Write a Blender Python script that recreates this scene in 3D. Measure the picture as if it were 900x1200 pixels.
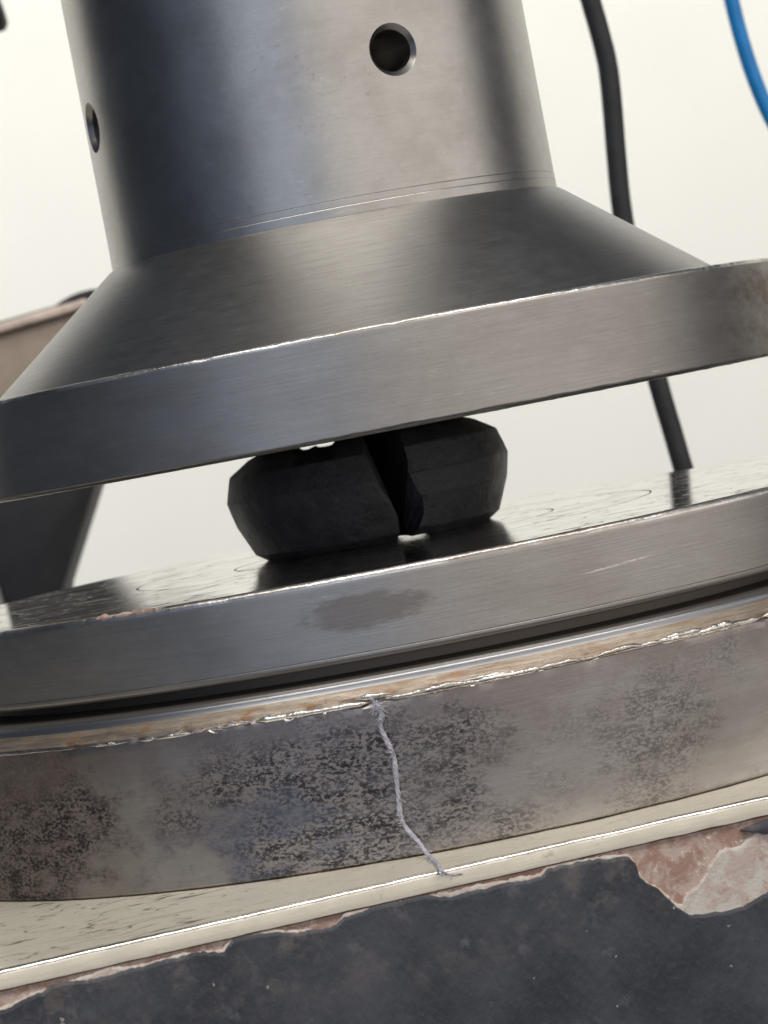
import bpy, bmesh, math, random
from mathutils import Vector, Matrix, noise
random.seed(7)
S = 0.04                      # one drawing unit = 40 mm = radius of the press stem
scn = bpy.context.scene
col = scn.collection
for o in list(bpy.data.objects):
    bpy.data.objects.remove(o)

# ---------------------------------------------------------------- camera
cam_d = bpy.data.cameras.new('camera')
cam = bpy.data.objects.new('camera', cam_d)
col.objects.link(cam)
scn.camera = cam
cam_d.sensor_fit = 'VERTICAL'
cam_d.sensor_height = 36.0
cam_d.lens = 3548.9 / 1200 * 36.0
cam_d.clip_start = 0.02
cam_d.clip_end = 50
FW = Vector((-0.00145629, 0.99935327, -0.03592946))
RT = Vector((0.98240613, -0.00528015, -0.18668238))
UP = Vector((0.18675136, 0.03556918, 0.98176309))
M = Matrix((RT, UP, -FW)).transposed().to_4x4()
M.translation = Vector((0, -13.4815 * S, 0))
cam.matrix_world = M
cam_d.dof.use_dof = True
cam_d.dof.focus_distance = 11.8 * S
cam_d.dof.aperture_fstop = 56

# ---------------------------------------------------------------- world and lamps
w = bpy.data.worlds.new('World')
scn.world = w
w.use_nodes = True
w.node_tree.nodes['Background'].inputs[0].default_value = (0.55, 0.70, 1.0, 1)
w.node_tree.nodes['Background'].inputs[1].default_value = 0.055


def area(name, loc, target, sx, sy, radiance, color):
    d = bpy.data.lights.new(name, 'AREA')
    d.shape = 'RECTANGLE'
    d.size, d.size_y = sx, sy
    d.energy = radiance * math.pi * sx * sy
    d.color = color
    o = bpy.data.objects.new(name, d)
    col.objects.link(o)
    o.location = loc
    o.rotation_euler = (Vector(target) - Vector(loc)).to_track_quat('-Z', 'Y').to_euler()
    return o


def polar(az, dist, z):
    a = math.radians(az)
    return (dist * math.sin(a), -dist * math.cos(a), z)


area('room_light_warm', polar(45, 2.0, 0.42), (0, 0, 0), 4.0, 1.3, 1.15, (1.0, 0.935, 0.86))
area('window_light_cool', polar(-18, 2.1, 0.40), (0, 0, 0), 1.3, 1.3, 0.88, (0.74, 0.83, 1.0))
area('window_light_dim', polar(-50, 2.1, 0.40), (0, 0, 0), 1.1, 1.3, 0.14, (0.50, 0.66, 1.0))
area('ceiling_light', (0.15, -0.75, 1.5), (0.0, 0.0, 0.0), 2.4, 0.5, 6.5, (1.0, 0.965, 0.91))
area('added_wall_light', (-0.25, 0.15, 0.85), (-0.25, 1.15, 0.72), 2.6, 0.5, 4.95, (1.0, 0.99, 0.95))  # added lamp facing away from the press, only there to brighten the wall

vs = scn.view_settings
vs.view_transform = 'Standard'
vs.look = 'None'
vs.exposure = 0
vs.gamma = 1
vs.use_curve_mapping = False
scn.cycles.use_denoising = True
scn.cycles.max_bounces = 10


# ---------------------------------------------------------------- helpers: nodes
class NT:
    def __init__(self, name):
        self.m = bpy.data.materials.new(name)
        self.m.use_nodes = True
        self.t = self.m.node_tree
        self.b = self.t.nodes['Principled BSDF']

    def n(self, typ, **kw):
        nd = self.t.nodes.new(typ)
        ins = kw.pop('ins', {})
        for k, v in kw.items():
            setattr(nd, k, v)
        for k, v in ins.items():
            self.set(nd.inputs[k], v)
        return nd

    def set(self, sock, v):
        if isinstance(v, bpy.types.NodeSocket):
            self.t.links.new(v, sock)
        else:
            if isinstance(v, (tuple, list)) and len(v) == 3 and sock.type == 'RGBA':
                v = (*v, 1)
            sock.default_value = v

    def uv(self):
        return self.n('ShaderNodeUVMap').outputs[0]

    def obj(self, scale=1 / S):
        c = self.n('ShaderNodeTexCoord').outputs['Object']
        return self.n('ShaderNodeVectorMath', operation='SCALE', ins={0: c, 'Scale': scale}).outputs[0]

    def map(self, vec, scale=(1, 1, 1), loc=(0, 0, 0), rot=(0, 0, 0)):
        return self.n('ShaderNodeMapping', ins={0: vec, 1: loc, 2: rot, 3: scale}).outputs[0]

    def noise(self, vec, scale=1, detail=4, rough=0.55, dist=0.0):
        return self.n('ShaderNodeTexNoise', ins={'Vector': vec, 'Scale': scale, 'Detail': detail, 'Roughness': rough, 'Distortion': dist}).outputs[0]

    def ramp(self, fac, a, b, lo=0.0, hi=1.0):
        return self.n('ShaderNodeMapRange', interpolation_type='SMOOTHSTEP', ins={0: fac, 1: a, 2: b, 3: lo, 4: hi}).outputs[0]

    def math(self, op, a, b=0.0, c=0.0):
        return self.n('ShaderNodeMath', operation=op, ins={0: a, 1: b, 2: c}).outputs[0]

    def mix(self, fac, a, b):
        return self.n('ShaderNodeMix', data_type='RGBA', ins={0: fac, 6: a, 7: b}).outputs[2]

    def sep(self, v):
        return self.n('ShaderNodeSeparateXYZ', ins={0: v}).outputs

    def band(self, x, a, b, soft):
        """1 between a and b with soft borders"""
        return self.math('MULTIPLY', self.ramp(x, a - soft, a + soft), self.ramp(x, b - soft, b + soft, 1.0, 0.0))

    def bump(self, h, strength=0.1, dist=0.0004, normal=None):
        ins = {'Height': h, 'Strength': strength, 'Distance': dist}
        if normal is not None:
            ins['Normal'] = normal
        return self.n('ShaderNodeBump', ins=ins).outputs[0]

    def out(self, **kw):
        for k, v in kw.items():
            self.set(self.b.inputs[k.replace('_', ' ')], v)
        return self.m

    def scratches(self, vec, scale, width=0.012, rarity=0.56, rot=0.3, stretch=(1, 6, 1)):
        v = self.map(vec, scale=stretch, rot=(0, 0, rot))
        a = self.noise(v, scale, 1.0, 0.4, 0.0)
        line = self.ramp(self.math('ABSOLUTE', self.math('SUBTRACT', a, 0.5)), 0.0, width, 1.0, 0.0)
        gate = self.ramp(self.noise(self.map(vec, loc=(7, 3, 1)), scale * 1.7, 2), rarity, rarity + 0.06)
        return self.math('MULTIPLY', line, gate)


def steel(name, base, rough, mottle=0.25, streak=0.10, tint=(0.5, 0.44, 0.4), extra=None, brush=130, speck=0.6):
    """turned steel, UV = (angle, height): fine turning marks, cloudy oxide, small nicks"""
    t = NT(name)
    uv = t.uv()
    br = t.noise(t.map(uv, scale=(5, brush, 1)), 1.0, 5, 0.65)
    br2 = t.noise(t.map(uv, scale=(14, brush * 0.25, 1), loc=(3, 1, 0)), 1.0, 4, 0.6)
    cloud = t.noise(t.map(uv, scale=(3.2, 3.2, 1), loc=(1.3, 4.1, 0)), 1.0, 6, 0.62)
    cloud2 = t.noise(t.map(uv, scale=(11, 14, 1)), 1.0, 5, 0.65)
    c = t.mix(t.ramp(cloud, 0.35, 0.7, 0, mottle * 2), base, tuple(x * y for x, y in zip(base, tint)))
    c = t.mix(t.ramp(br, 0.3, 0.75, 0, streak * 4), c, tuple(x * 0.55 for x in base))
    c = t.mix(t.ramp(cloud2, 0.5, 0.75, 0, mottle), c, tuple(min(1, x * 1.35) for x in base))
    fine = t.noise(t.map(uv, scale=(60, 60, 1)), 1.0, 3, 0.6)
    nick = t.ramp(fine, 0.70, 0.76, 0, speck)
    scr = t.math('MULTIPLY', t.math('MAXIMUM', t.scratches(uv, 7.0, 0.006, 0.60, 0.35, (1, 14, 1)), t.scratches(t.map(uv, loc=(5, 2, 0)), 5.0, 0.005, 0.61, 1.3, (1, 12, 1))), speck)
    c = t.mix(t.math('MAXIMUM', nick, scr), c, (0.75, 0.72, 0.69))
    r = t.math('ADD', t.ramp(cloud2, 0.3, 0.7, rough - 0.006, rough + 0.010), t.ramp(br2, 0.3, 0.7, -0.012, 0.012))
    h = t.math('ADD', t.math('MULTIPLY', br, 0.6), t.math('MULTIPLY', fine, 0.5))
    if extra:
        c, r, h = extra(t, uv, c, r, h)
    return t.out(Base_Color=c, Metallic=1.0, Roughness=r, Normal=t.bump(h, 0.07, 0.0003))


# ---------------------------------------------------------------- materials
STEM = (0.50, 0.485, 0.465)


def stem_extra(t, uv, c, r, h):
    pit = t.noise(t.map(uv, scale=(26, 26, 1), loc=(5, 5, 0)), 1.0, 6, 0.7)
    gate = t.ramp(t.noise(t.map(uv, scale=(2.4, 2.4, 1), loc=(9.4, 2.2, 0)), 1.0, 3), 0.48, 0.62)
    m = t.math('MULTIPLY', t.ramp(pit, 0.56, 0.70, 0, 0.36), gate)
    c = t.mix(m, c, (0.16, 0.14, 0.13))
    c = t.mix(t.math('MULTIPLY', t.ramp(pit, 0.3, 0.42, 0.25, 0), gate), c, (0.62, 0.58, 0.54))
    return c, r, t.math('ADD', h, t.math('MULTIPLY', pit, 0.7))


m_stem = steel('stem_steel', STEM, 0.33, 0.16, 0.05, extra=stem_extra)
m_cone = steel('cone_steel', (0.42, 0.41, 0.395), 0.37, 0.10, 0.12)


def disc_extra(t, uv, c, r, h):
    x, y, _ = t.sep(uv)
    n1 = t.noise(t.map(uv, scale=(9, 9, 1)), 1.0, 6, 0.7)
    m = t.math('MULTIPLY', t.ramp(t.math('ADD', x, t.math('MULTIPLY', n1, 0.35)), 0.95, 1.35), t.ramp(n1, 0.3, 0.7, 0.25, 0.9))
    c = t.mix(m, c, (0.17, 0.115, 0.08))
    r = t.math('ADD', r, t.math('MULTIPLY', m, 0.12))
    return c, r, h


m_disc = steel('platen_steel', (0.46, 0.44, 0.42), 0.39, 0.15, 0.08, extra=disc_extra)


def low_extra(t, uv, c, r, h):
    x, y, _ = t.sep(uv)
    nz = t.noise(t.map(uv, scale=(16, 22, 1)), 1.0, 5, 0.65)
    # oily oval stain with a rusty upper fringe
    dx = t.math('DIVIDE', t.math('ADD', x, 0.075), 0.125)
    dy = t.math('DIVIDE', t.math('ADD', y, 0.757), 0.075)
    d = t.math('ADD', t.math('MULTIPLY', dx, dx), t.math('MULTIPLY', dy, dy))
    d = t.math('ADD', d, t.ramp(nz, 0.2, 0.8, -0.5, 0.5))
    c = t.mix(t.ramp(d, 0.35, 1.15, 0.5, 0.0), c, (0.17, 0.125, 0.095))
    # scuffed cloud toward the left
    g = t.math('MULTIPLY', t.band(x, -0.8, -0.28, 0.1), t.ramp(nz, 0.55, 0.72, 0, 0.45))
    c = t.mix(g, c, (0.5, 0.48, 0.46))
    # one bright dry scratch on the right flank
    u2 = t.math('SUBTRACT', y, t.math('MULTIPLY', t.math('SUBTRACT', x, 0.40), 0.10))
    sc = t.math('MULTIPLY', t.band(u2, -0.777, -0.771, 0.003), t.band(x, 0.33, 0.45, 0.02))
    sc = t.math('MULTIPLY', sc, t.ramp(t.noise(t.map(uv, scale=(60, 160, 1)), 1, 3), 0.4, 0.55))
    c = t.mix(sc, c, (0.85, 0.8, 0.75))
    # rust where the upper edge is chipped on the left
    ru = t.math('MULTIPLY', t.band(t.math('ADD', x, t.math('MULTIPLY', nz, 0.05)), -0.60, -0.42, 0.03), t.ramp(t.math('ADD', y, t.math('MULTIPLY', nz, 0.03)), -0.628, -0.605))
    c = t.mix(ru, c, (0.42, 0.24, 0.17))
    r = t.math('ADD', r, t.math('MULTIPLY', ru, 0.25))
    return c, r, h


m_low = steel('lower_platen_steel', (0.52, 0.495, 0.47), 0.39, 0.16, 0.10, extra=low_extra, brush=170)


def top_steel():
    t = NT('ground_face_steel')
    v = t.obj()
    mot = t.noise(v, 3.0, 6, 0.65)
    st = t.noise(t.map(v, scale=(1.6, 22, 1), rot=(0, 0, 0.15)), 1.0, 5, 0.7, 0.6)
    c = t.mix(t.ramp(mot, 0.35, 0.7, 0, 0.8), (0.90, 0.88, 0.81), (0.74, 0.71, 0.63))
    s1 = t.scratches(v, 2.2, 0.014, 0.38, 0.12, (1.0, 4.0, 1))
    s2 = t.scratches(t.map(v, loc=(4, 2, 0)), 3.2, 0.014, 0.38, -0.25, (1.0, 3.0, 1))
    s3 = t.math('MULTIPLY', t.ramp(st, 0.60, 0.72, 0, 0.6), t.ramp(t.noise(v, 1.3, 2), 0.45, 0.62))
    s = t.math('MAXIMUM', t.math('MAXIMUM', s1, s2), s3)
    c = t.mix(t.math('MULTIPLY', s, 0.85), c, (0.07, 0.06, 0.05))
    r = t.math('ADD', t.ramp(mot, 0.3, 0.7, 0.045, 0.10), t.math('MULTIPLY', s, 0.35))
    return t.out(Base_Color=c, Metallic=1.0, Roughness=r, Normal=t.bump(st, 0.05, 0.0002))


m_top = top_steel()
m_groove = NT('engraved_groove').out(Base_Color=(0.03, 0.027, 0.022), Metallic=0.3, Roughness=0.6)


def base_extra(t, uv, c, r, h):
    """black oxide worn off in flecks: three dark flecked patches with rubbed steel between"""
    x, y, _ = t.sep(uv)
    big = t.noise(t.map(uv, scale=(7, 4, 1)), 1.0, 5, 0.65)
    xx = t.math('ADD', x, t.ramp(big, 0.2, 0.8, -0.16, 0.16))
    yy = t.math('ADD', y, t.ramp(big, 0.2, 0.8, -0.14, 0.14))
    a = t.math('MULTIPLY', t.band(xx, -1.4, -0.62, 0.10), t.ramp(yy, -1.16, -1.40, 0.25, 1.0))
    b = t.math('MULTIPLY', t.band(xx, -0.38, 0.06, 0.15), t.ramp(yy, -1.10, -1.24, 0.15, 1.0))
    cc = t.math('MULTIPLY', t.band(xx, 0.27, 0.47, 0.12), t.ramp(yy, -1.14, -1.30, 0.1, 0.6))
    patch = t.math('MAXIMUM', t.math('MAXIMUM', a, b), cc)
    brk = t.noise(t.map(uv, scale=(15, 18, 1), loc=(6, 1, 0)), 1.0, 5, 0.6)
    patch = t.math('MULTIPLY', patch, t.ramp(brk, 0.32, 0.55, 0.45, 1.0))
    fl = t.noise(t.map(uv, scale=(118, 84, 1), rot=(0, 0, 0.1)), 1.0, 8, 0.74, 0.3)
    fl2 = t.noise(t.map(uv, scale=(24, 20, 1), loc=(2, 8, 0)), 1.0, 5, 0.65)
    worn = t.ramp(t.math('ADD', t.math('MULTIPLY', fl, 0.72), t.math('MULTIPLY', fl2, 0.28)), 0.475, 0.535)
    dark = t.math('MULTIPLY', patch, t.math('SUBTRACT', 1.0, t.math('MULTIPLY', worn, 0.95)))
    # purplish brown film on the far left and under the worn edge
    film = t.math('MULTIPLY', t.ramp(t.math('ADD', yy, t.math('MULTIPLY', fl2, 0.12)), -1.26, -1.05), 0.4)
    film = t.math('MAXIMUM', film, t.ramp(xx, -0.52, -0.72, 0.0, 0.65))
    c = t.mix(film, c, (0.27, 0.20, 0.19))
    pink = t.mix(t.ramp(fl2, 0.3, 0.7, 0.1, 0.8), c, (0.38, 0.33, 0.31))
    c = t.mix(t.math('MULTIPLY', patch, 0.8), c, pink)
    c = t.mix(t.math('MULTIPLY', dark, 0.97), c, (0.062, 0.055, 0.058))
    # dark blue burnish between the patches
    c = t.mix(t.math('MULTIPLY', t.band(xx, -0.42, -0.26, 0.06), t.ramp(yy, -1.3, -1.5, 0, 0.5)), c, (0.16, 0.18, 0.25))
    # fine pepper pitting everywhere
    c = t.mix(t.ramp(fl, 0.60, 0.70, 0, 0.4), c, (0.10, 0.085, 0.08))
    # pale fingermark smears
    sm = t.math('MULTIPLY', t.ramp(t.noise(t.map(uv, scale=(17, 12, 1), loc=(3.3, 0.4, 0)), 1, 3), 0.62, 0.75), 0.25)
    c = t.mix(sm, c, (0.55, 0.52, 0.5))
    r = t.math('ADD', r, t.math('MULTIPLY', patch, t.ramp(worn, 0, 1, 0.0, 0.16)))
    return c, r, t.math('ADD', h, t.math('MULTIPLY', t.math('MULTIPLY', worn, patch), 0.8))


m_base = steel('worn_oxide_steel', (0.49, 0.465, 0.45), 0.40, 0.22, 0.07, extra=base_extra)


def rust_band():
    t = NT('rubbed_rusty_bevel')
    uv = t.uv()
    n1 = t.noise(t.map(uv, scale=(6, 60, 1)), 1.0, 5, 0.7)
    n2 = t.noise(t.map(uv, scale=(18, 30, 1)), 1.0, 5, 0.65)
    c = t.mix(t.ramp(n1, 0.35, 0.65), (0.30, 0.23, 0.17), (0.45, 0.39, 0.32))
    c = t.mix(t.ramp(n2, 0.52, 0.68, 0, 0.8), c, (0.40, 0.20, 0.09))
    return t.out(Base_Color=c, Metallic=0.7, Roughness=t.ramp(n2, 0.3, 0.7, 0.36, 0.55), Normal=t.bump(n1, 0.4, 0.0004))


m_rust = rust_band()


def bright_steel(name='bare_burr_steel', c0=(0.86, 0.83, 0.78), rough=0.28, fade=0.85, bp=0.5):
    t = NT(name)
    v = t.obj()
    n1 = t.noise(v, 30, 4, 0.6)
    n0 = t.noise(v, 2.6, 4, 0.6)
    c0 = t.mix(t.ramp(n0, 0.42, 0.64, 0, fade), c0, (0.36, 0.33, 0.30))
    return t.out(Base_Color=t.mix(t.ramp(n1, 0.5, 0.75, 0, 0.6), c0, (0.55, 0.43, 0.34)), Metallic=1.0, Roughness=rough, Normal=t.bump(n1, bp, 0.0005))


m_burr = bright_steel()
m_plate_edge = bright_steel('plate_edge_highlight', (0.92, 0.89, 0.82), 0.26, 0.5, 0.15)  # bevel colour brightened to carry the plate's highlight line
m_edge = bright_steel('worn_edge_highlight', (0.78, 0.76, 0.73), 0.34, 0.85, 0.25)  # worn edge metal, also brightened so the highlight line sits in its colour
m_lip = NT('lip_steel').out(Base_Color=(0.40, 0.40, 0.41), Metallic=1.0, Roughness=0.38)
m_dark_steel = NT('shade_toned_neck_steel').out(Base_Color=(0.20, 0.175, 0.155), Metallic=0.8, Roughness=0.5)  # darker steel: shade of the gap under the platen put into the colour


def plate_mat():
    t = NT('straw_ground_plate')
    v = t.obj()
    mot = t.noise(v, 4.0, 6, 0.65)
    fib = t.noise(t.map(v, scale=(3, 40, 30)), 1, 4, 0.65)
    c = t.mix(t.ramp(mot, 0.35, 0.7), (0.86, 0.80, 0.66), (0.79, 0.73, 0.60))
    s = t.math('MAXIMUM', t.scratches(v, 3.0, 0.018, 0.40, 0.9, (1, 3, 1)), t.scratches(t.map(v, loc=(2, 6, 0)), 3.5, 0.010, 0.5, -0.1, (1, 3, 1)))
    lx, ly, lz = t.sep(v)
    s = t.math('MULTIPLY', s, t.math('MULTIPLY', t.ramp(ly, 0.02, 0.05), t.ramp(lx, -0.2, -0.7, 0.25, 1.0)))
    c = t.mix(t.math('MULTIPLY', s, 0.8), c, (0.14, 0.11, 0.07))
    dirt = t.ramp(t.noise(v, 9, 6, 0.7), 0.60, 0.72, 0, 0.45)
    c = t.mix(dirt, c, (0.33, 0.27, 0.2))
    return t.out(Base_Color=c, Metallic=0.3, Roughness=t.ramp(mot, 0.3, 0.7, 0.24, 0.38), Normal=t.bump(fib, 0.12, 0.0003))


m_plate = plate_mat()


def paint_mat():
    t = NT('blue_black_enamel')
    v = t.obj()
    op = t.noise(t.map(v, scale=(1.4, 1, 0.8)), 30, 4, 0.55)
    fi = t.noise(t.map(v, scale=(30, 30, 14)), 1, 5, 0.6)
    mot = t.noise(v, 2.5, 5, 0.6)
    c = t.mix(t.ramp(mot, 0.35, 0.65), (0.052, 0.056, 0.068), (0.080, 0.084, 0.098))
    flk = t.ramp(t.noise(v, 17, 3, 0.55), 0.715, 0.74)
    sm = t.math('MULTIPLY', t.ramp(t.noise(t.map(v, loc=(1, 1, 1)), 6.0, 5, 0.7), 0.58, 0.72), 0.26)
    c = t.mix(sm, c, (0.30, 0.31, 0.34))
    lx, ly, lz = t.sep(v)
    wear = t.math('MULTIPLY', t.ramp(lz, -0.42, -0.06), t.ramp(t.noise(t.map(v, loc=(4, 4, 4)), 5.0, 7, 0.72), 0.48, 0.62, 0, 0.55))
    c = t.mix(wear, c, (0.21, 0.18, 0.165))
    left = t.math('MULTIPLY', t.ramp(lx, -0.75, -1.2), t.ramp(t.noise(t.map(v, scale=(1.6, 1, 1), loc=(2, 7, 3)), 7.0, 7, 0.72), 0.50, 0.60, 0, 0.4))
    c = t.mix(left, c, (0.19, 0.155, 0.135))
    c = t.mix(t.math('MULTIPLY', flk, 0.8), c, (0.5, 0.42, 0.38))
    h = t.math('ADD', t.math('MULTIPLY', op, 1.0), t.math('MULTIPLY', fi, 0.25))
    return t.out(Base_Color=c, Roughness=t.ramp(mot, 0.3, 0.7, 0.27, 0.46), Normal=t.bump(h, 0.15, 0.0008))


m_paint = paint_mat()


def chip_mat(name, a, b, cc, scale):
    t = NT(name)
    v = t.obj()
    n1 = t.noise(v, scale, 6, 0.7, 0.4)
    n2 = t.noise(t.map(v, loc=(3, 5, 1)), scale * 2.3, 5, 0.7)
    c = t.mix(t.ramp(n1, 0.42, 0.58), a, b)
    c = t.mix(t.ramp(n2, 0.55, 0.68, 0, 0.85), c, cc)
    return t.out(Base_Color=c, Roughness=0.62, Normal=t.bump(t.math('ADD', n1, n2), 0.28, 0.0007))


m_bare = chip_mat('rusty_bare_casting', (0.54, 0.41, 0.35), (0.38, 0.23, 0.18), (0.74, 0.66, 0.59), 11)
m_primer = chip_mat('cream_primer', (0.76, 0.71, 0.63), (0.66, 0.53, 0.46), (0.52, 0.33, 0.26), 9)


def puck_mat():
    t = NT('black_specimen')
    v = t.obj()
    n1 = t.noise(v, 9, 6, 0.65)
    n2 = t.noise(v, 42, 4, 0.6)
    c = t.mix(t.ramp(n1, 0.3, 0.7), (0.032, 0.032, 0.038), (0.056, 0.056, 0.064))
    fl = t.ramp(n2, 0.67, 0.74, 0, 0.4)
    c = t.mix(fl, c, (0.16, 0.14, 0.13))
    return t.out(Base_Color=c, Roughness=t.ramp(n1, 0.3, 0.7, 0.42, 0.62), Normal=t.bump(t.math('ADD', n1, t.math('MULTIPLY', n2, 0.4)), 0.5, 0.0012))


m_puck = puck_mat()


def simple(name, c, rough=0.5, metal=0.0, var=0.25, scale=6, bump=0.15):
    t = NT(name)
    v = t.obj()
    n1 = t.noise(v, scale, 5, 0.6)
    cc = t.mix(t.ramp(n1, 0.3, 0.7), tuple(x * (1 - var) for x in c), tuple(min(1, x * (1 + var)) for x in c))
    return t.out(Base_Color=cc, Metallic=metal, Roughness=rough, Normal=t.bump(n1, bump, 0.0005))


m_wall = simple('white_wall_paint', (0.83, 0.82, 0.765), 0.9, 0, 0.015, 0.4, 0.02)
m_cable = simple('black_rubber_cable', (0.022, 0.024, 0.027), 0.5)
m_blue = simple('blue_plastic_hose', (0.012, 0.23, 0.60), 0.38, 0, 0.1)
m_brown = simple('brown_painted_steel', (0.30, 0.24, 0.185), 0.55, 0, 0.08)
m_tan = simple('worn_tan_edge', (0.58, 0.47, 0.40), 0.5)
m_black = simple('black_painted_casting', (0.012, 0.012, 0.014), 0.6)
m_greybg = simple('grey_casting', (0.30, 0.29, 0.28), 0.6)
m_thread = simple('grey_lilac_thread', (0.52, 0.51, 0.58), 0.85, 0, 0.2, 40, 0.6)


# ---------------------------------------------------------------- helpers: meshes
def link(name, me, parent=None, mats=(), smooth=None):
    o = bpy.data.objects.new(name, me)
    col.objects.link(o)
    if parent is not None:
        o.parent = parent
    for m in mats:
        me.materials.append(m)
    if smooth is not None:
        me.polygons.foreach_set('use_smooth', [True] * len(me.polygons))
        me.set_sharp_from_angle(angle=math.radians(smooth))
    return o


def tag(o, label=None, cat=None, group=None, kind=None):
    for k, v in (('label', label), ('category', cat), ('group', group), ('kind', kind)):
        if v:
            o[k] = v
    return o


def empty(name, loc=(0, 0, 0), rz=0.0):
    o = bpy.data.objects.new(name, None)
    o.empty_display_size = 0.01
    col.objects.link(o)
    o.location = Vector(loc) * S
    o.rotation_euler = (0, 0, rz)
    return o


def fillet(prof, n=4):
    """prof: (r, z, fillet radius, material index of the stretch that follows, edge wobble)"""
    out = []
    for i, p in enumerate(prof):
        r, z = p[0], p[1]
        fr = p[2] if len(p) > 2 else 0
        mi = p[3] if len(p) > 3 else 0
        wb = p[4] if len(p) > 4 else 0
        if fr and 0 < i < len(prof) - 1:
            P = Vector((r, z))
            a = Vector(prof[i - 1][:2]) - P
            b = Vector(prof[i + 1][:2]) - P
            d = min(fr, a.length * 0.48, b.length * 0.48)
            A = P + a.normalized() * d
            B = P + b.normalized() * d
            pm = prof[i - 1][3] if len(prof[i - 1]) > 3 else 0
            em = p[5] if len(p) > 5 else mi
            if wb and a.length > d * 2:
                for gk in (2.0, 1.5):
                    g_ = P + a.normalized() * d * gk
                    out.append((g_.x, g_.y, pm, 0))
            for k in range(n + 1):
                t = k / n
                q = A * (1 - t) ** 2 + P * 2 * t * (1 - t) + B * t * t
                out.append((q.x, q.y, mi if k == n else em, wb if 0 < k < n else 0))
            if wb and b.length > d * 2:
                for gk in (1.5, 2.0):
                    g_ = P + b.normalized() * d * gk
                    out.append((g_.x, g_.y, mi, 0))
        else:
            out.append((r, z, mi, wb))
    return out


def lathe(name, prof, segs=512, parent=None, mats=(), smooth=28, zoff=0.0, seed=0.0, close=False):
    """turn a profile round the Z axis; UV = (angle from the camera side, height)"""
    verts, faces, mi, uvs = [], [], [], []
    n = len(prof)
    for s in range(segs):
        a = 2 * math.pi * s / segs - math.pi
        for r, z, m, wb in prof:
            rr, zz = r, z
            if wb:
                q = noise.noise(Vector((a * 14 + seed, z * 3, 1.7))) + 0.7 * noise.noise(Vector((a * 55 + seed, z * 3, 4.2)))
                e = max(0.0, q) * wb
                rr -= e * 0.8
                zz -= e * 0.6
            verts.append((rr * math.sin(a) * S, -rr * math.cos(a) * S, (zz + zoff) * S))
    for s in range(segs):
        s2 = (s + 1) % segs
        a0 = 2 * math.pi * s / segs - math.pi
        a1 = 2 * math.pi * (s + 1) / segs - math.pi
        for k in range(n if close else n - 1):
            k2 = (k + 1) % n
            faces.append((s * n + k, s * n + k2, s2 * n + k2, s2 * n + k))
            mi.append(prof[k][2])
            uvs += [(a0, prof[k][1]), (a0, prof[k2][1]), (a1, prof[k2][1]), (a1, prof[k][1])]
    me = bpy.data.meshes.new(name)
    me.from_pydata(verts, [], faces)
    l = me.uv_layers.new(name='UVMap')
    l.data.foreach_set('uv', [c for u in uvs for c in u])
    me.polygons.foreach_set('material_index', mi)
    bm = bmesh.new()
    bm.from_mesh(me)
    bmesh.ops.remove_doubles(bm, verts=bm.verts, dist=1e-7)
    bmesh.ops.recalc_face_normals(bm, faces=bm.faces)
    bm.to_mesh(me)
    bm.free()
    return link(name, me, parent, mats, smooth)


def box_bm(bm, x0, x1, y0, y1, z0, z1, bev=0.0, seg=2):
    r = bmesh.ops.create_cube(bm, size=1)
    for v in r['verts']:
        v.co = Vector(((x0 + x1) / 2 + v.co.x * (x1 - x0), (y0 + y1) / 2 + v.co.y * (y1 - y0), (z0 + z1) / 2 + v.co.z * (z1 - z0)))
    if bev:
        es = list({e for v in r['verts'] for e in v.link_edges})
        bmesh.ops.bevel(bm, geom=es, offset=bev, segments=seg, affect='EDGES', profile=0.5)


def bm_obj(name, bm, mats, parent=None, smooth=30, scale=S):
    bmesh.ops.scale(bm, vec=(scale,) * 3, verts=bm.verts)
    bmesh.ops.recalc_face_normals(bm, faces=bm.faces)
    me = bpy.data.meshes.new(name)
    bm.to_mesh(me)
    bm.free()
    return link(name, me, parent, mats, smooth)


def catmull(pts, per=10):
    P = [Vector(p) for p in pts]
    P = [P[0] * 2 - P[1]] + P + [P[-1] * 2 - P[-2]]
    out = []
    for i in range(1, len(P) - 2):
        for k in range(per):
            t = k / per
            a, b, c, d = P[i - 1:i + 3]
            out.append(0.5 * ((2 * b) + (c - a) * t + (2 * a - 5 * b + 4 * c - d) * t * t + (3 * b - a - 3 * c + d) * t ** 3))
    out.append(P[-2])
    return out


def tube_bm(bm, pts, rad, sides=10):
    """rad: number or function of t in 0..1"""
    rings = []
    n = len(pts)
    for i, p in enumerate(pts):
        d = (pts[min(i + 1, n - 1)] - pts[max(i - 1, 0)]).normalized()
        ref = Vector((0, 0, 1)) if abs(d.z) < 0.9 else Vector((0, 1, 0))
        x = d.cross(ref).normalized()
        y = d.cross(x).normalized()
        r = rad(i / (n - 1)) if callable(rad) else rad
        rings.append([bm.verts.new(p + x * math.cos(2 * math.pi * k / sides) * r + y * math.sin(2 * math.pi * k / sides) * r) for k in range(sides)])
    for a, b in zip(rings, rings[1:]):
        for k in range(sides):
            bm.faces.new((a[k], a[(k + 1) % sides], b[(k + 1) % sides], b[k]))
    bm.faces.new(rings[0][::-1])
    bm.faces.new(rings[-1])


# fitted heights and radii (drawing units)
ZCJ, ZDT, ZDB = 0.7858, 0.2954, -0.1161
RC, RD = 1.6216, 1.88
RL, ZLT, ZLB = 2.1602, -0.6133, -0.9403
RB, ZBT, ZBB = 2.2992, -1.085, -1.6831
ZLP = -0.995

# ---------------------------------------------------------------- setting: wall
bm = bmesh.new()
box_bm(bm, -30, 42, 25, 26, -50, 14)
wall = bm_obj('wall', bm, [m_wall])
tag(wall, kind='structure')

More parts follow.
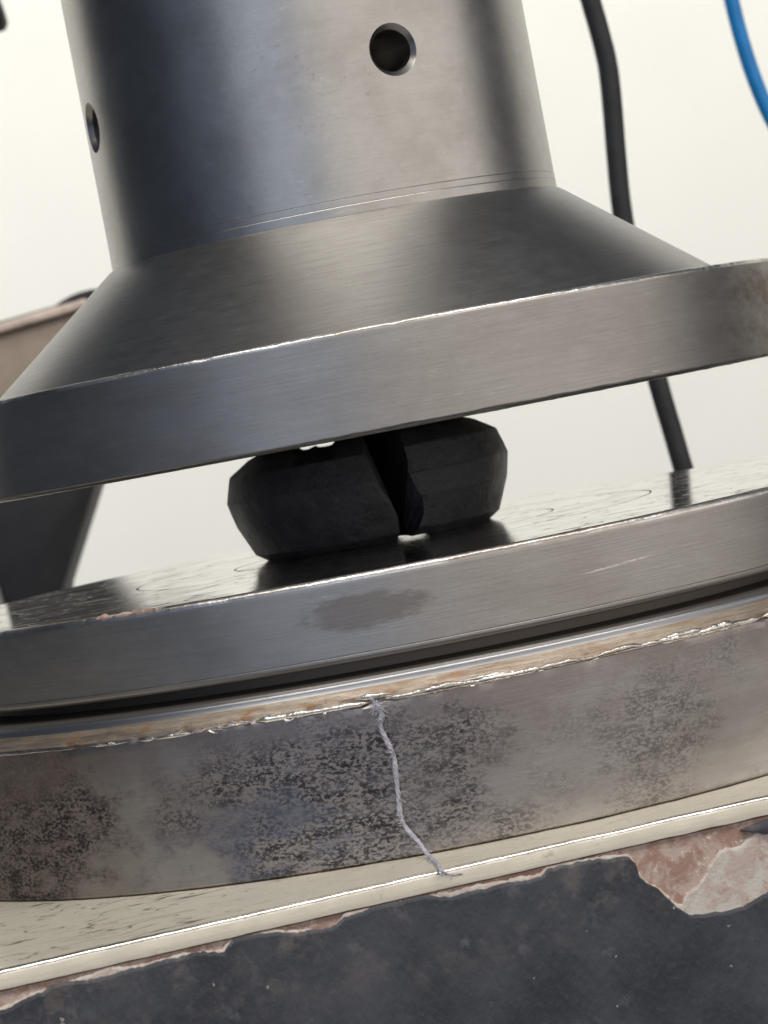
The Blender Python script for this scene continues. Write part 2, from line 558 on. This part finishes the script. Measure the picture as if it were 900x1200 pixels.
# ---------------------------------------------------------------- machine base: painted casting with a ground plate on it
TH = 0.2264
block = empty('machine_bed', (-0.262, -2.755, ZBB - 0.069), TH)
tag(block, 'blue black painted machine bed with a big rusty paint chip', 'machine bed')
bm = bmesh.new()
box_bm(bm, -4.2, 4.2, 0.012, 6.0, -3.2, -0.004, 0.012)
bm_obj('casting', bm, [m_bare], block)


def layer(name, outline, y0, y1, mat, amp, freq, seed):
    """a coat on the front face: ragged upper edge, real thickness, slightly rounded lip"""
    xs, zs = [], []
    for (xa, za), (xb, zb) in zip(outline, outline[1:]):
        L = math.hypot(xb - xa, zb - za)
        k = max(1, int(L / 0.012))
        for i in range(k):
            t = i / k
            x, z = xa + (xb - xa) * t, za + (zb - za) * t
            q = Vector((x * freq, z * freq, seed))
            z += amp * (noise.noise(q * 0.5) + 0.6 * noise.noise(q) + 0.6 * noise.noise(q * 3.1) + 0.35 * noise.noise(q * 7.3))
            x += 0.5 * amp * noise.noise(q * 1.7 + Vector((3, 3, 3)))
            x = max(x, xs[-1] + 5e-4) if xs else x
            xs.append(x)
            zs.append(min(z, -0.006))
    bm = bmesh.new()
    rows = []
    for dz, y in ((0.0, y1), (0.0, y0 + 0.35 * (y1 - y0)), (-0.009, y0)):
        rows.append([bm.verts.new((x, y, z + dz)) for x, z in zip(xs, zs)])
    rows.append([bm.verts.new((x, y0, z - 0.014)) for x, z in zip(xs, zs)])
    for frac in (0.08, 0.3, 1.0):
        rows.append([bm.verts.new((x, y0, z - 0.014 + (-3.2 - z) * frac)) for x, z in zip(xs, zs)])
    for a, b in zip(rows, rows[1:]):
        for k in range(len(a) - 1):
            bm.faces.new((a[k], b[k], b[k + 1], a[k + 1]))
    return bm_obj(name, bm, [mat], block, 35)


ZO = 0.069
paint = [(-4.1, -0.10), (-2.4, -0.13), (-1.536, -0.145), (-1.387, -0.146), (-1.291, -0.117), (-1.198, -0.105), (-1.003, -0.114), (-0.801, -0.099), (-0.61, -0.119), (-0.585, -0.105), (-0.54, -0.080), (-0.353, -0.104), (-0.235, -0.128), (-0.20, -0.118), (-0.15, -0.09), (-0.017, -0.083), (0.138, -0.092), (0.232, -0.109), (0.346, -0.108), (0.571, -0.115), (0.599, -0.094), (0.724, -0.09), (0.852, -0.106), (0.905, -0.104), (0.926, -0.130), (0.932, -0.175), (0.952, -0.215), (0.99, -0.244), (1.02, -0.282), (1.050, -0.325), (1.090, -0.358), (1.150, -0.376), (1.22, -0.381), (1.29, -0.373), (1.405, -0.346), (1.514, -0.306), (1.66, -0.20), (1.75, -0.11), (2.6, -0.10), (4.1, -0.12)]
paint = [(x, z + ZO + (0.010 if x < 0.89 or x > 1.7 else 0)) for x, z in paint]
primer = []
for x, z in paint:
    primer.append((x, z + 0.008 + 0.018 * noise.noise(Vector((x * 4.3, 0.5, 2)))))
i0 = next(i for i, p in enumerate(paint) if p[0] > 1.08)
i1 = next(i for i, p in enumerate(paint) if p[0] > 1.7)
primer = primer[:i0] + [(x, z + ZO) for x, z in [(1.075, -0.318), (1.10, -0.285), (1.15, -0.262), (1.19, -0.235), (1.20, -0.20), (1.235, -0.18), (1.255, -0.155), (1.335, -0.15), (1.40, -0.125), (1.47, -0.118), (1.65, -0.11)]] + primer[i1:]
layer('primer_coat', primer, 0.002, 0.014, m_primer, 0.012, 17, 2.0)
layer('enamel_coat', paint, -0.012, 0.004, m_paint, 0.010, 21, 9.0)

plate = empty('mounting_plate', (-0.262, -2.755, ZBB), TH)
tag(plate, 'straw coloured ground steel plate on the painted base', 'plate')
bm = bmesh.new()
box_bm(bm, -4.3, 4.3, 0.0, 6.1, -0.069, 0.0)
es = [e for e in bm.edges if all(v.co.y < 0.01 for v in e.verts) and abs(e.verts[0].co.z - e.verts[1].co.z) < 1e-4]
bmesh.ops.subdivide_edges(bm, edges=[e for e in bm.edges if abs(e.verts[0].co.x - e.verts[1].co.x) > 1], cuts=260, use_grid_fill=True)
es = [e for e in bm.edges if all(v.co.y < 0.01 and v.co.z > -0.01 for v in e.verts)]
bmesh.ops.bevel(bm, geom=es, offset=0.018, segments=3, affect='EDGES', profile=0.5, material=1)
for v in bm.verts:
    if v.co.y < 0.02:
        q = noise.noise(Vector((v.co.x * 5, 0, 3))) + 0.6 * noise.noise(Vector((v.co.x * 23, 0, 7)))
        v.co.z += 0.003 * q if v.co.z > -0.05 else 0.0025 * noise.noise(Vector((v.co.x * 11, 2, 1)))
        v.co.y += 0.004 * max(0, noise.noise(Vector((v.co.x * 17, 5, 3))))
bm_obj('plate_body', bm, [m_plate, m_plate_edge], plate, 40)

# ---------------------------------------------------------------- base disc
base = empty('base_disc', (0, 0, ZBB))
tag(base, 'wide worn steel disc with flecked black patches under the lower platen', 'disc')
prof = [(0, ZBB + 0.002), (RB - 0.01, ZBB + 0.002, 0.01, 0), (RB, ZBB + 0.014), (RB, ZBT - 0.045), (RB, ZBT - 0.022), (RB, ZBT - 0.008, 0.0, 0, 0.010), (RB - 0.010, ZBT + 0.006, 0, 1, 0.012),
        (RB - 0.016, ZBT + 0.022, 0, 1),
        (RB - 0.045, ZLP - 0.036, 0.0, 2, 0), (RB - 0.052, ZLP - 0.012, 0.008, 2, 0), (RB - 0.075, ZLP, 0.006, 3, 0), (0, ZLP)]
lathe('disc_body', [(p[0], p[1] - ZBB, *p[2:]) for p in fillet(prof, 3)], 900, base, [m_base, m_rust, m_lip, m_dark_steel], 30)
# fix the UV heights of this disc back to drawing heights
me = bpy.data.objects['disc_body'].data
for d in me.uv_layers[0].data:
    d.uv[1] += ZBB
# burr: bright rolled-over metal along the worn upper edge
bm = bmesh.new()


def burr_run(a0, a1, seed, r0, dz=0.0):
    n = max(6, int((a1 - a0) * 220))
    pts, rad = [], []
    for i in range(n + 1):
        a = a0 + (a1 - a0) * i / n
        q = noise.noise(Vector((a * 16, seed, 0))) + 0.35 * noise.noise(Vector((a * 60, seed, 5)))
        z = ZBT + dz + 0.006 * q
        r = RB - 0.003 + 0.004 * noise.noise(Vector((a * 40, seed, 9)))
        pts.append(Vector((r * math.sin(a), -r * math.cos(a), z - ZBB)))
        e = min(1, i / 4, (n - i) / 4)
        rad.append(max(0.0015, r0 * (0.85 + 0.6 * q) * e))
    tube_bm(bm, pts, lambda t: rad[min(n, int(round(t * n)))], 7)


for a0, a1, s, r0, dz in [(-1.2, -0.62, 1, 0.006, -0.004), (-0.60, -0.52, 2, 0.009, -0.004), (-0.50, -0.39, 3, 0.010, -0.006), (-0.36, -0.30, 8, 0.007, 0), (-0.28, -0.085, 4, 0.013, 0), (-0.062, 0.20, 5, 0.015, 0.002), (0.19, 0.42, 6, 0.012, 0.003), (0.40, 0.62, 7, 0.015, 0), (0.62, 1.2, 9, 0.012, 0), (0.06, 0.14, 12, 0.012, 0.012), (0.42, 0.5, 13, 0.014, 0.01), (-0.11, -0.05, 15, 0.012, 0.018)]:
    burr_run(a0, a1, s, r0, dz)
for k in range(26):      # torn slivers standing off the edge
    a = random.uniform(-0.75, 0.6)
    L = random.uniform(0.012, 0.04)
    p0 = Vector((RB * math.sin(a), -RB * math.cos(a), ZBT - ZBB + random.uniform(-0.012, 0.02)))
    t = Vector((math.cos(a), math.sin(a), 0))
    d = (t * random.choice((-1, 1)) + Vector((0, 0, random.uniform(-0.7, 0.4))) + Vector((math.sin(a), -math.cos(a), 0)) * 0.25).normalized()
    tube_bm(bm, [p0, p0 + d * L * 0.5, p0 + d * L + Vector((0, 0, 0.006))], lambda t: 0.005 * (1 - 0.7 * t), 5)
bm_obj('edge_burr', bm, [m_burr], base, 60)

# ---------------------------------------------------------------- lower platen
low = empty('lower_platen', (0, 0, ZLP))
tag(low, 'grey steel lower platen with scratched mirror top under the black puck', 'platen')
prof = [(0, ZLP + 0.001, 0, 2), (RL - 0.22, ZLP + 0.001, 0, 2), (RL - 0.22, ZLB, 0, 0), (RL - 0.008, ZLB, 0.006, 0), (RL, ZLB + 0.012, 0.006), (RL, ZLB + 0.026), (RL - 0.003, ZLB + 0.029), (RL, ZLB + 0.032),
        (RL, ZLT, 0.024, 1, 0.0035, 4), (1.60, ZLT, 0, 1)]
g = 0.0045
for r in (1.16, 0.72):
    prof += [(r + g, ZLT, 0, 3), (r, ZLT - 0.006, 0, 3), (r - g, ZLT, 0, 1)]
prof += [(0, ZLT)]
pl = fillet(prof, 4)
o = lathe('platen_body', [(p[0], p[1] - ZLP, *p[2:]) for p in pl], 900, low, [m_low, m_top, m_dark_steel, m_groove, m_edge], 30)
for d in o.data.uv_layers[0].data:
    d.uv[1] += ZLP

# rusty crumbled stretch of the platen's upper edge
bm = bmesh.new()
for a0, a1, s0, r0 in ((-0.60, -0.43, 21, 0.013), (-0.57, -0.47, 22, 0.011), (-0.63, -0.60, 23, 0.008)):
    n = int((a1 - a0) * 260)
    pts, rad = [], []
    for i in range(n + 1):
        a = a0 + (a1 - a0) * i / n
        q = noise.noise(Vector((a * 45, s0, 0))) + 0.7 * noise.noise(Vector((a * 130, s0, 3)))
        r = RL - 0.014 - (0.018 if s0 == 22 else 0) + 0.005 * q
        pts.append(Vector((r * math.sin(a), -r * math.cos(a), ZLT - ZLP - 0.008 + 0.003 * q)))
        rad.append(max(0.002, r0 * (0.8 + 0.6 * q) * min(1, i / 4, (n - i) / 4)))
    tube_bm(bm, pts, lambda t: rad[min(n, int(round(t * n)))], 7)
bm_obj('rusty_edge', bm, [m_bare], low, 60)

# ---------------------------------------------------------------- upper platen
up = empty('upper_platen', (0, 0, ZDB))
tag(up, 'dark steel upper platen with flared cone and round stem', 'platen')


def shift(prof):
    return [(p[0], p[1] - ZDB, *p[2:]) for p in prof]


def reuv(o):
    for d in o.data.uv_layers[0].data:
        d.uv[1] += ZDB
    return o


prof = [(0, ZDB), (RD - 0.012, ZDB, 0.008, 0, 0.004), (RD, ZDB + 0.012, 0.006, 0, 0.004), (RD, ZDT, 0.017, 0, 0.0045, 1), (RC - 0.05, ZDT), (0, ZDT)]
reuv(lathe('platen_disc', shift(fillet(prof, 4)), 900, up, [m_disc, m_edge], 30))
prof = [(RC + 0.012, ZDT - 0.004), (RC, ZDT + 0.006, 0.01), (1.012, ZCJ - 0.006, 0.012), (0.9, ZCJ - 0.002)]
reuv(lathe('flared_cone', shift(fillet(prof, 4)), 720, up, [m_cone], 30))

prof = [(0.0, ZCJ - 0.01), (1.001, ZCJ - 0.01), (1.001, ZCJ + 0.030), (0.9998, ZCJ + 0.032), (1.001, ZCJ + 0.034), (1.0008, ZCJ + 0.060), (0.9992, ZCJ + 0.062), (1.0004, ZCJ + 0.064), (1.0, ZCJ + 0.075)]
z = ZCJ + 0.09
while z < 3.3:
    prof.append((1.0, z))
    z += 0.03
prof += [(1.0, 3.32), (0.0, 3.32)]
stem = lathe('round_stem', shift(fillet(prof)), 400, up, [m_stem, m_cone], 30)
# tommy-bar holes: chamfered, blind, drilled into the stem
cut_bm = bmesh.new()
for ang, zz, hr in ((22.1, 1.418, 0.088), (-72.0, 1.398, 0.088), (112, 1.41, 0.088), (-158, 1.41, 0.088)):
    a = math.radians(ang)
    d = Vector((math.sin(a), -math.cos(a), 0))
    x = Vector((math.cos(a), math.sin(a), 0))
    rings = []
    for rr, dist in ((0.14, 1.03), (0.105, 0.994), (hr, 0.972), (hr, 0.52), (0.001, 0.47)):
        rings.append([cut_bm.verts.new((d * dist + x * math.cos(t) * rr + Vector((0, 0, math.sin(t) * rr + zz - ZDB))) * S) for t in [2 * math.pi * k / 48 for k in range(48)]])
    for p, q in zip(rings, rings[1:]):
        for k in range(48):
            cut_bm.faces.new((p[k], p[(k + 1) % 48], q[(k + 1) % 48], q[k]))
    cut_bm.faces.new(rings[0][::-1])
    cut_bm.faces.new(rings[-1])
bmesh.ops.recalc_face_normals(cut_bm, faces=cut_bm.faces)
cme = bpy.data.meshes.new('cutter')
cut_bm.to_mesh(cme)
cut_bm.free()
cutter = bpy.data.objects.new('cutter', cme)
col.objects.link(cutter)
cutter.parent = up
md = stem.modifiers.new('holes', 'BOOLEAN')
md.operation = 'DIFFERENCE'
md.solver = 'EXACT'
md.object = cutter
bpy.context.view_layer.update()
dg = bpy.context.evaluated_depsgraph_get()
nm = bpy.data.meshes.new_from_object(stem.evaluated_get(dg))
stem.modifiers.clear()
stem.data = nm
nm.polygons.foreach_set('use_smooth', [True] * len(nm.polygons))
nm.set_sharp_from_angle(angle=math.radians(24))
reuv(stem)
bpy.data.objects.remove(cutter)

# ---------------------------------------------------------------- the cracked black puck
pk = empty('cracked_puck', (-0.065, 0.30, ZLT))
tag(pk, 'black puck with a wide crack squeezed between the two steel platens', 'puck')
PH = ZDB - ZLT - 0.002
prf = fillet([(0.0, 0.0), (0.16, 0.0), (0.32, 0.0), (0.44, 0.0), (0.512, 0.0, 0.006), (0.566, 0.036, 0.006), (0.594, 0.103), (0.626, 0.180, 0.006), (0.638, 0.226), (0.650, 0.285, 0.006), (0.634, 0.342), (0.616, 0.402, 0.006), (0.52, 0.462, 0.006), (0.431, PH, 0.006), (0.30, PH), (0.15, PH), (0.0, PH)], 3)
prf = [(r, 0.0) for r in [k * 0.024 for k in range(18)]] + [(p[0], p[1]) for p in prf if p[0] > 0.43] + [(r, PH) for r in [k * 0.024 for k in range(17, -1, -1)]]


def interp(tab, z):
    for (z0, a0), (z1, a1) in zip(tab, tab[1:]):
        if z <= z1:
            t = max(0.0, (z - z0) / (z1 - z0))
            return a0 + (a1 - a0) * t
    return tab[-1][1]


# crack walls: angle from the front as a function of height
LEFT = [(0.0, 8.5), (0.06, 10.2), (0.13, 9.4), (0.21, 5.6), (0.29, 2.6), (0.40, 1.4), (PH, 2.0)]
RIGHT = [(0.0, 17.0), (0.06, 19.0), (0.10, 22.5), (0.14, 23.0), (0.20, 20.5), (0.31, 17.8), (0.40, 19.0), (PH, 22.5)]


def fragment(name, lo, hi, seed, nseg):
    bm = bmesh.new()
    grid = []
    for s in range(nseg + 1):
        row = []
        f = s / nseg
        for j, (r, z) in enumerate(prf):
            if z == PH and j < len(prf):
                zz = PH
            a0, a1 = lo(z), hi(z)
            a = math.radians(a0 + (a1 - a0) * f)
            aq = a * 2.6
            jr = 1 + 0.004 * noise.noise(Vector((math.cos(a) * 2.3, math.sin(a) * 2.3, j * 0.55 + seed)))
            jz = 0.002 * noise.noise(Vector((math.cos(a) * 1.8 + seed, math.sin(a) * 1.8, j * 0.8)))
            rr = r * jr
            jag = (0.9 * noise.noise(Vector((z * 16, r * 5, seed))) + 0.6 * noise.noise(Vector((z * 45, r * 9, seed)))) * (1.0 if r > 0.1 else 0.0)
            edge = max(0.0, 1 - (nseg - s if seed < 3 else s) / 4)
            a += math.radians(jag * 2.0) * edge
            if seed > 3 and r > 0.4:      # spalled facet beside the crack
                fz = max(0.0, 1 - abs(z - 0.30) / 0.26)
                rr -= 0.05 * fz * max(0.0, 1 - f / (0.10 + 0.14 * fz))
            if s in (0, nseg) and r > 0.3:
                rr -= 0.004
            x, y, zz = rr * math.sin(a), -rr * math.cos(a), z
            if 0.03 < z < PH - 0.03:
                zz += jz
            if z > PH - 0.05:      # hollows in the upper face let slits of light through
                for cx, w_, dp in ((-0.255, 0.042, 0.0345), (-0.165, 0.062, 0.0365)):
                    zz -= dp * max(0.0, 1 - ((x - cx) / w_) ** 4)
            if z < 0.05:           # arch under the crack
                zz += (0.003 + 0.050 * (y + 0.6) / 1.2) * max(0.0, 1 - ((x - 0.155) / 0.085) ** 4)
            row.append(bm.verts.new((x, y, max(0.0005, min(PH, zz)))))
        grid.append(row)
    for a, b in zip(grid, grid[1:]):
        for j in range(len(prf) - 1):
            bm.faces.new((a[j], b[j], b[j + 1], a[j + 1]))
    bm.faces.new(grid[0])
    bm.faces.new(grid[-1][::-1])
    bmesh.ops.remove_doubles(bm, verts=bm.verts, dist=1e-5)
    bmesh.ops.triangulate(bm, faces=[f for f in bm.faces if len(f.verts) > 4])
    return bm_obj(name, bm, [m_puck], pk, 9)


f1 = fragment('fragment', lambda z: -176.0, lambda z: interp(LEFT, z), 1.0, 130)
f1['label'] = 'larger left piece with smooth bevels'
f2 = fragment('fragment', lambda z: interp(RIGHT, z), lambda z: 183.4, 5.0, 90)
f2['label'] = 'smaller right piece with facetted flank'

# ---------------------------------------------------------------- thread caught on the burr
th = empty('loose_thread', (-0.18, -2.31, -1.10))
tag(th, 'frayed grey thread hanging from the worn edge of the wide disc', 'thread')
tp = [(-0.181, -2.307, -1.085), (-0.172, -2.318, -1.110), (-0.166, -2.316, -1.139), (-0.177, -2.311, -1.182), (-0.161, -2.312, -1.249), (-0.150, -2.312, -1.30), (-0.154, -2.312, -1.357), (-0.161, -2.312, -1.453), (-0.166, -2.312, -1.526), (-0.150, -2.316, -1.575), (-0.118, -2.330, -1.625), (-0.095, -2.40, -1.664), (-0.075, -2.52, -1.672), (-0.062, -2.64, -1.672), (-0.058, -2.725, -1.676), (-0.040, -2.735, -1.695), (-0.012, -2.722, -1.708), (0.018, -2.712, -1.711)]
O0 = Vector((-0.18, -2.31, -1.10))
tp = catmull([Vector(p) - O0 for p in tp], 10)
bm = bmesh.new()
N = len(tp)
for ply in range(3):          # three twisted plies
    pts = []
    for i, p in enumerate(tp):
        ph = i * 0.55 + ply * 2 * math.pi / 3
        w_ = 0.0046 * (1.3 if i < 25 else 1.0) * (1 - 0.6 * max(0, i / N - 0.75) / 0.25)
        pts.append(p + Vector((math.cos(ph) * w_, 0, 0)) + Vector((0, math.sin(ph) * w_ * 0.6, math.sin(ph) * w_ * 0.3)))
    tube_bm(bm, pts, lambda t: 0.0056 * (1.2 - 0.6 * t) * (1 + 0.2 * math.sin(t * 60)), 6)
bm_obj('twisted_yarn', bm, [m_thread], th, 60)
bm = bmesh.new()
for k in range(110):
    base_i = random.randint(0, 12) if k < 42 else random.randint(0, N - 1)
    p = tp[base_i] + Vector((random.uniform(-.008, .008), -0.006, random.uniform(-.008, .008)))
    L = random.uniform(0.015, 0.042) if k < 42 else random.uniform(0.012, 0.03)
    d = Vector((random.uniform(-1, 1), random.uniform(-0.35, 0.0), random.uniform(-0.9, 0.7))).normalized()
    c = Vector((random.uniform(-1, 1), random.uniform(-0.2, 0.0), random.uniform(-1, 0.5))) * 0.015
    tube_bm(bm, [p, p + d * L * 0.4 + c * 0.4, p + d * L * 0.75 + c, p + d * L + c * 0.7], lambda t: 0.0016 * (1 - 0.5 * t), 4)
bm_obj('loose_fibres', bm, [m_thread], th, 60)

# ---------------------------------------------------------------- background: cable, hose, machine arm
cp = [(1.72, 5, 3.6), (1.74, 5, 2.9), (1.774, 5, 2.317), (1.786, 5.0, 2.158), (1.806, 5.0, 1.942), (1.815, 5.0, 1.732), (1.795, 5.0, 1.473), (1.768, 5.0, 1.215), (1.741, 5.0, 0.904), (1.735, 5.0, 0.589), (1.739, 5.0, 0.271), (1.753, 5.0, -0.049), (1.772, 5.0, -0.291), (1.795, 5.0, -0.507), (1.813, 5.0, -0.696), (1.831, 5.0, -0.885), (1.86, 5, -1.3), (1.9, 5.1, -1.72), (2.0, 5.4, -1.74)]
bm = bmesh.new()
tube_bm(bm, catmull([Vector(p) for p in cp], 8), 0.062, 16)
tag(bm_obj('black_cable', bm, [m_cable], None, 60), 'black cable hanging behind the upper platen', 'cable')
cp = [(2.80, 6, 3.6), (2.77, 6, 2.8), (2.761, 6.0, 2.274), (2.770, 6.0, 2.106), (2.782, 6.0, 1.91), (2.807, 6.0, 1.684), (2.848, 6.0, 1.455), (2.904, 6.0, 1.25), (2.985, 6.0, 1.02), (3.15, 6.05, 0.7), (3.4, 6.1, 0.4), (3.8, 6.2, 0.15)]
bm = bmesh.new()
tube_bm(bm, catmull([Vector(p) for p in cp], 8), 0.05, 16)
tag(bm_obj('blue_hose', bm, [m_blue], None, 60), 'bright blue plastic hose in the upper right corner', 'hose')


def prism(name, poly, y0, y1, mat, parent, bev=0.02, off=(0, 0, 0)):
    bm = bmesh.new()
    a = [bm.verts.new((x - off[0], y0 - off[1], z - off[2])) for x, z in poly]
    b = [bm.verts.new((x - off[0], y1 - off[1], z - off[2])) for x, z in poly]
    n = len(poly)
    bm.faces.new(a)
    bm.faces.new(b[::-1])
    for k in range(n):
        bm.faces.new((a[k], b[k], b[(k + 1) % n], a[(k + 1) % n]))
    bmesh.ops.recalc_face_normals(bm, faces=bm.faces)
    if bev:
        bmesh.ops.bevel(bm, geom=list(bm.edges), offset=bev, segments=2, affect='EDGES', profile=0.5)
    return bm_obj(name, bm, [mat], parent, 30)


OA = (-3.2, 9, -2.0)
arm = empty('machine_bracket', OA)
tag(arm, 'blurred brown bracket with black knob behind the cone on the left', 'bracket')
prism('bracket_box', [(-4.6, 0.05), (-1.6, 0.30), (-1.88, 1.085), (-4.6, 0.825)], 9, 10.5, m_brown, arm, 0.03, OA)
prism('top_flange', [(-4.6, 0.829), (-1.90, 1.090), (-1.90, 1.160), (-4.6, 0.90)], 8.95, 10.55, m_tan, arm, 0.02, OA)
prism('rear_rail', [(-4.6, 0.95), (-2.2, 1.175), (-2.2, 1.205), (-4.6, 0.985)], 10.0, 10.3, m_black, arm, 0.008, OA)
bm = bmesh.new()
pts = [Vector((-1.95 - OA[0], y - OA[1], 0.67 - OA[2])) for y in (9.9, 9.95, 10.35, 10.4)]
tube_bm(bm, pts, lambda t: 0.60 if 0.1 < t < 0.9 else 0.57, 48)
bm_obj('knob', bm, [m_black], arm, 40)
prism('dark_gusset', [(-2.95, -0.78), (-2.92, -0.94), (-2.80, -1.75), (-2.74, -1.75), (-2.485, -0.915), (-2.12, -0.24), (-1.80, 0.26), (-2.9, 0.2)], 9, 9.9, m_black, arm, 0.02, OA)
prism('grey_side', [(-4.6, -0.3), (-2.97, -0.6), (-2.88, -1.5), (-2.88, -1.9), (-4.6, -1.9)], 9.05, 9.8, m_greybg, arm, 0.02, OA)

OB = (-2.4, 9, 3.2)
rod = empty('dark_fitting', OB)
tag(rod, 'dark blurred fitting at the top left corner', 'fitting')
bm = bmesh.new()
tube_bm(bm, [Vector((x - OB[0], 0, z - OB[2])) for x, z in ((-3.6, 3.12), (-2.2, 3.36), (-2.14, 3.37), (-2.105, 3.375))], lambda t: 0.16 if t < 0.8 else 0.12, 24)
bm_obj('fitting_body', bm, [m_black], rod, 40)

# a scrap of enamel still clinging above the big chip
prism('enamel_flake', [(x, z + ZO) for x, z in [(1.345, -0.101), (1.382, -0.094), (1.423, -0.089), (1.50, -0.083), (1.60, -0.09), (1.585, -0.118), (1.51, -0.136), (1.474, -0.130), (1.436, -0.138), (1.402, -0.121)]], -0.010, 0.013, m_paint, block, 0.002)
